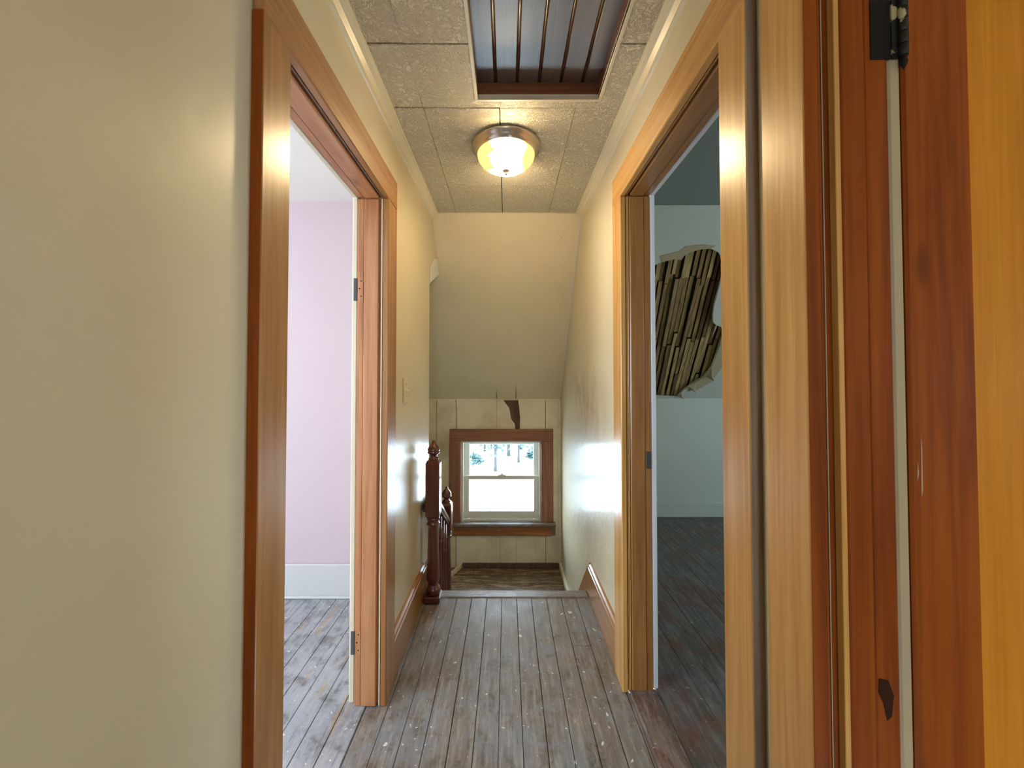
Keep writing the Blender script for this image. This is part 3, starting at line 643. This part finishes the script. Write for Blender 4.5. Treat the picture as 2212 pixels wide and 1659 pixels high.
for z in (1.83, 0.25):
    hl = box('hinge', 0.577, 0.6085, BD[1] + 0.0012, BD[1] + 0.003, z - 0.048, z + 0.048, 'hinge', d3, 0.0006)
    lf = sub(box('hinge_leaf', 0.630, 0.637, BD[1] + 0.008, BD[1] + 0.030, z - 0.048, z + 0.048, 'hinge', None, 0.0006), hl)
    for k in range(5):
        bm = lathe_bm([(0.0058, 0), (0.0064, 0.001), (0.0064, 0.0172), (0.0058, 0.0182)], 14)
        sub(mesh_obj('knuckle', bm, 'hinge_barrel', None, (0.6225, BD[1] - 0.005, z - 0.048 + k * 0.0193), True), hl)
    sub(box('knuckle_plate', 0.609, 0.621, BD[1] - 0.001, BD[1] + 0.002, z - 0.048, z + 0.048, 'hinge_barrel', None, 0.0004), hl)
    bm = lathe_bm([(0.0012, -0.020), (0.004, -0.014), (0.0052, -0.009), (0.0035, -0.004), (0.0062, 0.0)], 14)
    sub(mesh_obj('finial', bm, 'hinge', None, (0.6225, BD[1] - 0.005, z - 0.048), True), hl)

# ------------------------------------------------------------------ hall trim
def crown(nm, sd, y0, y1, label):
    pr = [(XW, CZ), (XW - 0.042, CZ), (XW - 0.042, CZ - 0.006), (XW - 0.036, CZ - 0.009), (XW - 0.034, CZ - 0.014), (XW - 0.022, CZ - 0.020), (XW - 0.014, CZ - 0.030), (XW - 0.011, CZ - 0.034), (XW - 0.011, CZ - 0.040), (XW - 0.006, CZ - 0.044), (XW, CZ - 0.046)]
    return tag(sweep_y(nm, [(sd * x, z) for x, z in pr], y0, y1, 'cream_trim'), label, 'moulding', None, 'structure')
crown('trim_1', -1, -1.1, 2.535, 'cream crown moulding above the doorway to the lilac room')
crown('trim_2', 1, -1.1, 2.555, 'cream crown moulding above the doorway to the dim room')
wallb('trim_3', -XW, XW, 2.548, 2.556, CZ - 0.006, CZ, 'cream_trim', 'thin cream edge where flat ceiling meets the slope', 'trim')
tag(poly('trim_4', [[sp(-XW + 0.001, 2.57, -0.001), sp(-XW + 0.012, 2.57, -0.001), sp(-XW + 0.010, 2.79, -0.001), sp(-XW + 0.001, 2.79, -0.001)]], -SN * 0.010, 'cream_trim'), 'short cream corner strip under the slope beside the patched plaster', 'trim', None, 'structure')
tag(poly('trim_5', [[sp(XW - 0.001, 2.57, -0.001), sp(XW - 0.008, 2.57, -0.001), sp(XW - 0.006, 3.56, -0.001), sp(XW - 0.001, 3.56, -0.001)]], -SN * 0.006, 'white_trim'), 'white sealed joint where the slope meets the stained wall', 'trim', None, 'structure')
def cap(sd, y0, y1, par):
    pr = [(XW - 0.0001, 0.158), (XW - 0.020, 0.158), (XW - 0.021, 0.166), (XW - 0.017, 0.172), (XW - 0.015, 0.182), (XW - 0.008, 0.190), (XW - 0.005, 0.197), (XW, 0.197)]
    return sweep_y('cap_moulding', [(sd * x, z) for x, z in pr], y0, y1, 'brown_y', par)
bL = tag(box('baseboard_left', -XW, -XW + 0.016, LD[1] + 0.118, 2.478, 0.001, 0.158, 'brown_y', None, 0.001), 'orange pine baseboard running up to the newel post', 'baseboard', None, 'structure')
cap(-1, LD[1] + 0.118, 2.31, bL)
bR = tag(poly('baseboard_right', [[(XW, AD[1] + 0.1175, 0.001), (XW, 2.374, 0.001), (XW, 2.41, -0.222), (XW, 2.72, -0.222), (XW, 2.345, 0.158), (XW, AD[1] + 0.1175, 0.158)]], (-0.016, 0, 0), 'brown_y'), 'orange pine baseboard cut on a slant at the top of the stairs', 'baseboard', None, 'structure')
cap(1, AD[1] + 0.1175, 2.306, bR)
poly('cap_end', [[(XW, 2.306, 0.158), (XW, 2.345, 0.158), (XW, 2.306, 0.197)]], (-0.012, 0, 0), 'brown_y', bR)
bN = tag(box('baseboard_near', -XW, -XW + 0.016, -1.09, LD[0] - 0.10, 0.001, 0.158, 'brown_y', None, 0.001), 'orange pine baseboard below the wide bare cream wall', 'baseboard', None, 'structure')
cap(-1, -1.09, LD[0] - 0.10, bN)

# ------------------------------------------------------------------ ceiling light
LX, LY = -0.004, 1.80
lamp = tag(empty('ceiling_light', (LX, LY, CZ)), 'round nickel flush ceiling light with a lit amber glass bowl', 'ceiling light')
lathe('base_ring', [(0.150, 0.0), (0.158, -0.002), (0.160, -0.008), (0.158, -0.014), (0.150, -0.021), (0.147, -0.028), (0.142, -0.034), (0.138, -0.040), (0.1345, -0.043), (0.130, -0.043)], (LX, LY, CZ), 'brass', lamp, 64)
pr = [(0.1325, -0.043)]
for k in range(1, 13):
    a = k / 12 * PI / 2; pr.append((max(0.004, 0.1325 * math.cos(a) ** 0.85), -0.043 - 0.072 * math.sin(a)))
lathe('glass_bowl', pr, (LX, LY, CZ), 'bowl', lamp, 40)
lathe('finial', [(0.004, -0.112), (0.017, -0.115), (0.018, -0.118), (0.010, -0.123), (0.0055, -0.127), (0.0065, -0.131), (0.0045, -0.136), (0.001, -0.138)], (LX, LY, CZ), 'brass', lamp, 24)

# ------------------------------------------------------------------ light switch
sw = tag(empty('light_switch', (-XW, 1.888, 1.211)), 'ivory toggle light switch on the cream wall by the doorway', 'light switch')
box('plate', -XW, -XW + 0.006, 1.853, 1.923, 1.153, 1.268, 'ivory', sw, 0.0025)
bm = bmesh.new(); bmesh.ops.create_cube(bm, size=1)
bmesh.ops.scale(bm, vec=(0.022, 0.010, 0.012), verts=bm.verts); bmesh.ops.bevel(bm, geom=list(bm.edges), offset=0.002, segments=1, affect='EDGES')
bmesh.ops.rotate(bm, verts=bm.verts, cent=(0, 0, 0), matrix=Matrix.Rotation(math.radians(28), 3, 'Y'))
kid(mesh_obj('toggle', bm, 'toggle', None, (-XW + 0.012, 1.888, 1.208)), sw)
for z in (1.180, 1.241):
    bm = lathe_bm([(0.0032, 0), (0.0030, 0.0015), (0.001, 0.002)], 10); bmesh.ops.rotate(bm, verts=bm.verts, cent=(0, 0, 0), matrix=Matrix.Rotation(PI / 2, 3, 'Y'))
    kid(mesh_obj('screw', bm, 'brass', None, (-XW + 0.006, 1.888, z)), sw)

# ------------------------------------------------------------------ stair railing
rail = tag(empty('stair_railing', (-0.42, 2.27, 0)), 'dark red mahogany stair railing with two turned newel posts', 'railing')
def square_block(name, x, y, h, z0, z1, ch, mat, par):
    bm = bmesh.new(); rings = []
    for s_, z in ((h - ch, z0), (h, z0 + ch * 1.6), (h, z1 - ch * 1.8), (h - ch * 0.55, z1 - ch * 0.5), (h - ch * 1.2, z1)):
        c = 0.006
        pts = []
        for ax, ay in ((1, 1), (-1, 1), (-1, -1), (1, -1)):
            if ax * ay > 0: pts += [(ax * s_, ay * (s_ - c)), (ax * (s_ - c), ay * s_)]
            else: pts += [(ax * (s_ - c), ay * s_), (ax * s_, ay * (s_ - c))]
        rings.append([bm.verts.new((px, py, z)) for px, py in pts])
    for A, Bq in zip(rings, rings[1:]):
        for i in range(8): bm.faces.new((A[i], A[(i + 1) % 8], Bq[(i + 1) % 8], Bq[i]))
    bm.faces.new(rings[0]); bm.faces.new(list(reversed(rings[-1])))
    o = mesh_obj(name, bm, mat, None, (x, y, 0)); return o
def newel(x, y, zb, b0, b1, top):
    """zb foot, b0..b1 square block, top of finial"""
    sh = lathe('newel_post', [(0.036, zb + 0.035), (0.040, zb + 0.045), (0.043, zb + 0.060), (0.040, zb + 0.075), (0.030, zb + 0.085), (0.027, zb + 0.100), (0.033, zb + 0.112), (0.038, zb + 0.120), (0.0385, zb + 0.135), (0.037, zb + 0.16),
              (0.0345, (zb + b0) * .5), (0.029, b0 - 0.060), (0.0275, b0 - 0.040), (0.036, b0 - 0.034), (0.038, b0 - 0.028), (0.033, b0 - 0.020), (0.030, b0 - 0.014), (0.036, b0 - 0.004), (0.036, b0 + 0.01)], (x, y, 0), 'mahog', rail)
    sub(square_block('block', x, y, 0.0395, b0, b1, 0.012, 'mahog', None), sh)
    sub(box('plinth', x - 0.045, x + 0.045, y - 0.045, y + 0.045, zb, zb + 0.036, 'mahog', None, 0.005), sh)
    fin = [(0.029, b1 - 0.002), (0.030, b1 + 0.004), (0.022, b1 + 0.010), (0.019, b1 + 0.018), (0.024, b1 + 0.028), (0.034, b1 + 0.034), (0.0355, b1 + 0.040), (0.031, b1 + 0.045), (0.0335, b1 + 0.050), (0.0345, b1 + 0.056), (0.030, b1 + 0.066), (0.024, b1 + 0.076), (0.014, b1 + 0.088), (0.0105, b1 + 0.094), (0.0105, b1 + 0.102), (0.007, top - 0.002), (0.002, top)]
    sub(mesh_obj('finial', lathe_bm(fin, 28), 'mahog', None, (x, y, 0), True), sh)
    return sh
newel(-0.421, 2.270, 0.004, 0.466, 0.803, 0.912)
newel(-0.437, 2.87, stz, 0.150, 0.372, 0.478)
# handrail between the posts
def bar(name, pts, prof, mat, par):
    a, b = Vector(pts[0]), Vector(pts[1]); d = (b - a).normalized(); sx = Vector((1, 0, 0)); up = sx.cross(d)
    if up.z < 0: up = -up
    bm = bmesh.new(); r0 = [bm.verts.new(a + sx * u + up * v) for u, v in prof]; r1 = [bm.verts.new(b + sx * u + up * v) for u, v in prof]
    n = len(prof)
    for i in range(n): bm.faces.new((r0[i], r0[(i + 1) % n], r1[(i + 1) % n], r1[i]))
    bm.faces.new(r0); bm.faces.new(list(reversed(r1)))
    return kid(recenter(mesh_obj(name, bm, mat)), par)
RP = [(-0.020, -0.026), (0.020, -0.026), (0.022, -0.014), (0.029, -0.006), (0.030, 0.008), (0.024, 0.018), (0.010, 0.024), (-0.010, 0.024), (-0.024, 0.018), (-0.030, 0.008), (-0.029, -0.006), (-0.022, -0.014)]
r1, r2 = (-0.424, 2.305, 0.555), (-0.435, 2.835, 0.245)
bar('handrail', (r1, r2), RP, 'mahog', rail)
bar('handrail_stub', ((-0.471, 2.30, 0.515), (-0.471, 2.47, 0.515)), [(u * .55, v) for u, v in RP], 'mahog', rail)
for k, yy in enumerate((2.42, 2.54, 2.66, 2.77)):
    t = (yy - r1[1]) / (r2[1] - r1[1]); xx = r1[0] + t * (r2[0] - r1[0]); zt = r1[2] + t * (r2[2] - r1[2]) - 0.03
    zb = -0.225 if yy < 2.64 else stz
    L = zt - zb
    f = [(0.014, 0), (0.014, .10), (0.010, .11), (0.0155, .125), (0.0155, .14), (0.011, .155), (0.0145, .24), (0.016, .32), (0.012, .52), (0.0095, .70), (0.0145, .72), (0.0145, .735), (0.010, .75), (0.013, .77), (0.013, 1.0)]
    lathe('baluster', [(r, zb + L * q) for r, q in f], (xx, yy, 0), 'mahog', rail, 14)

# ------------------------------------------------------------------ outdoors seen through the small window
gz = -3.3
wallb('ground', -60, 60, 4.6, 90, gz - 0.2, gz, 'ground', 'pale bright ground outside the window', 'ground')
def tree(x, y, h, r, label):
    t = tag(empty('garden_tree', (x, y, gz)), label, 'tree', 'trees outside the stair window')
    lathe('trunk', [(r * 1.3, gz), (r, gz + 0.4), (r * .8, gz + h * .5), (r * .3, gz + h)], (x, y, 0), 'bark', t, 10)
    bm = bmesh.new(); rr = random.Random(int(x * 100 + y))
    for k in range(420):
        a = rr.uniform(0, 2 * PI); q = rr.random(); zz = gz + 1.6 + (h - 1.4) * q; rad = (0.15 + 0.6 * (1 - q)) * math.sqrt(rr.random())
        if k < 60: zz = gz + rr.uniform(0.75, 1.7); rad = rr.uniform(.1, .6)
        c = Vector((rad * math.cos(a), rad * math.sin(a), zz)); sz = rr.uniform(.08, .2)
        m = Matrix.Rotation(rr.uniform(0, 6), 3, 'Z') @ Matrix.Rotation(rr.uniform(-.9, .9), 3, 'X')
        bm.faces.new([bm.verts.new(c + m @ Vector(p) * sz) for p in ((-1, 0, .3), (0, -.5, 0), (1, 0, -.3), (0, .5, 0))])
    kid(mesh_obj('foliage', bm, 'leaf', None, (x, y, 0)), t)['kind'] = 'stuff'
def shrub(x, y, r, label):
    t = tag(empty('garden_shrub', (x, y, gz)), label, 'shrub', 'shrubs outside the stair window')
    lathe('stem', [(0.05, gz), (0.04, gz + r * .8), (0.01, gz + r * 1.4)], (x, y, 0), 'bark', t, 8)
    bm = bmesh.new(); rr = random.Random(int(x * 77 + y))
    for k in range(420):
        v = Vector((rr.gauss(0, 1), rr.gauss(0, 1), abs(rr.gauss(0, 1)))).normalized() * r * rr.uniform(.55, 1)
        v.z = v.z * .9 + gz + .06
        m = Matrix.Rotation(rr.uniform(0, 6), 3, 'Z') @ Matrix.Rotation(rr.uniform(-.9, .9), 3, 'X'); sz = rr.uniform(.06, .13)
        bm.faces.new([bm.verts.new(v + m @ Vector(p) * sz) for p in ((-1, 0, .3), (0, -.5, 0), (1, 0, -.3), (0, .5, 0))])
    kid(mesh_obj('foliage', bm, 'leaf', None, (x, y, 0)), t)['kind'] = 'stuff'
shrub(-1.75, 20.5, 0.62, 'round dark shrub behind the upper pane, by the window casing on the railing side')
for x, y, r, lb in ((-1.0, 25.0, 1.15, 'wide pale shrub far outside behind the thin trunk beside the dark shrub'), (0.45, 26.5, 1.15, 'broad shrub far outside behind the middle trunks'), (2.1, 24.0, 1.0, 'shrub far outside at the casing edge of the upper pane')):
    shrub(x, y, r, lb)
shrub(1.45, 22.0, 0.40, 'small shrub behind the upper pane among thin trunks')
for x, y, h, r, lb in ((-0.55, 19.0, 6, .07, 'thin tree trunk just beside the dark shrub outside'), (0.10, 22.6, 7, .09, 'tree trunk outside above the middle of the sash lock'), (0.62, 20.9, 6, .06, 'slender tree between two thicker trunks outside'), (0.85, 24.6, 7, .10, 'thickest tree trunk outside, behind the upper pane'), (-1.35, 24.0, 6, .06, 'slim trunk outside above the round dark shrub'), (1.75, 26.5, 6, .05, 'thinnest tree outside at the edge of the upper pane')):
    tree(x, y, h, r, lb)
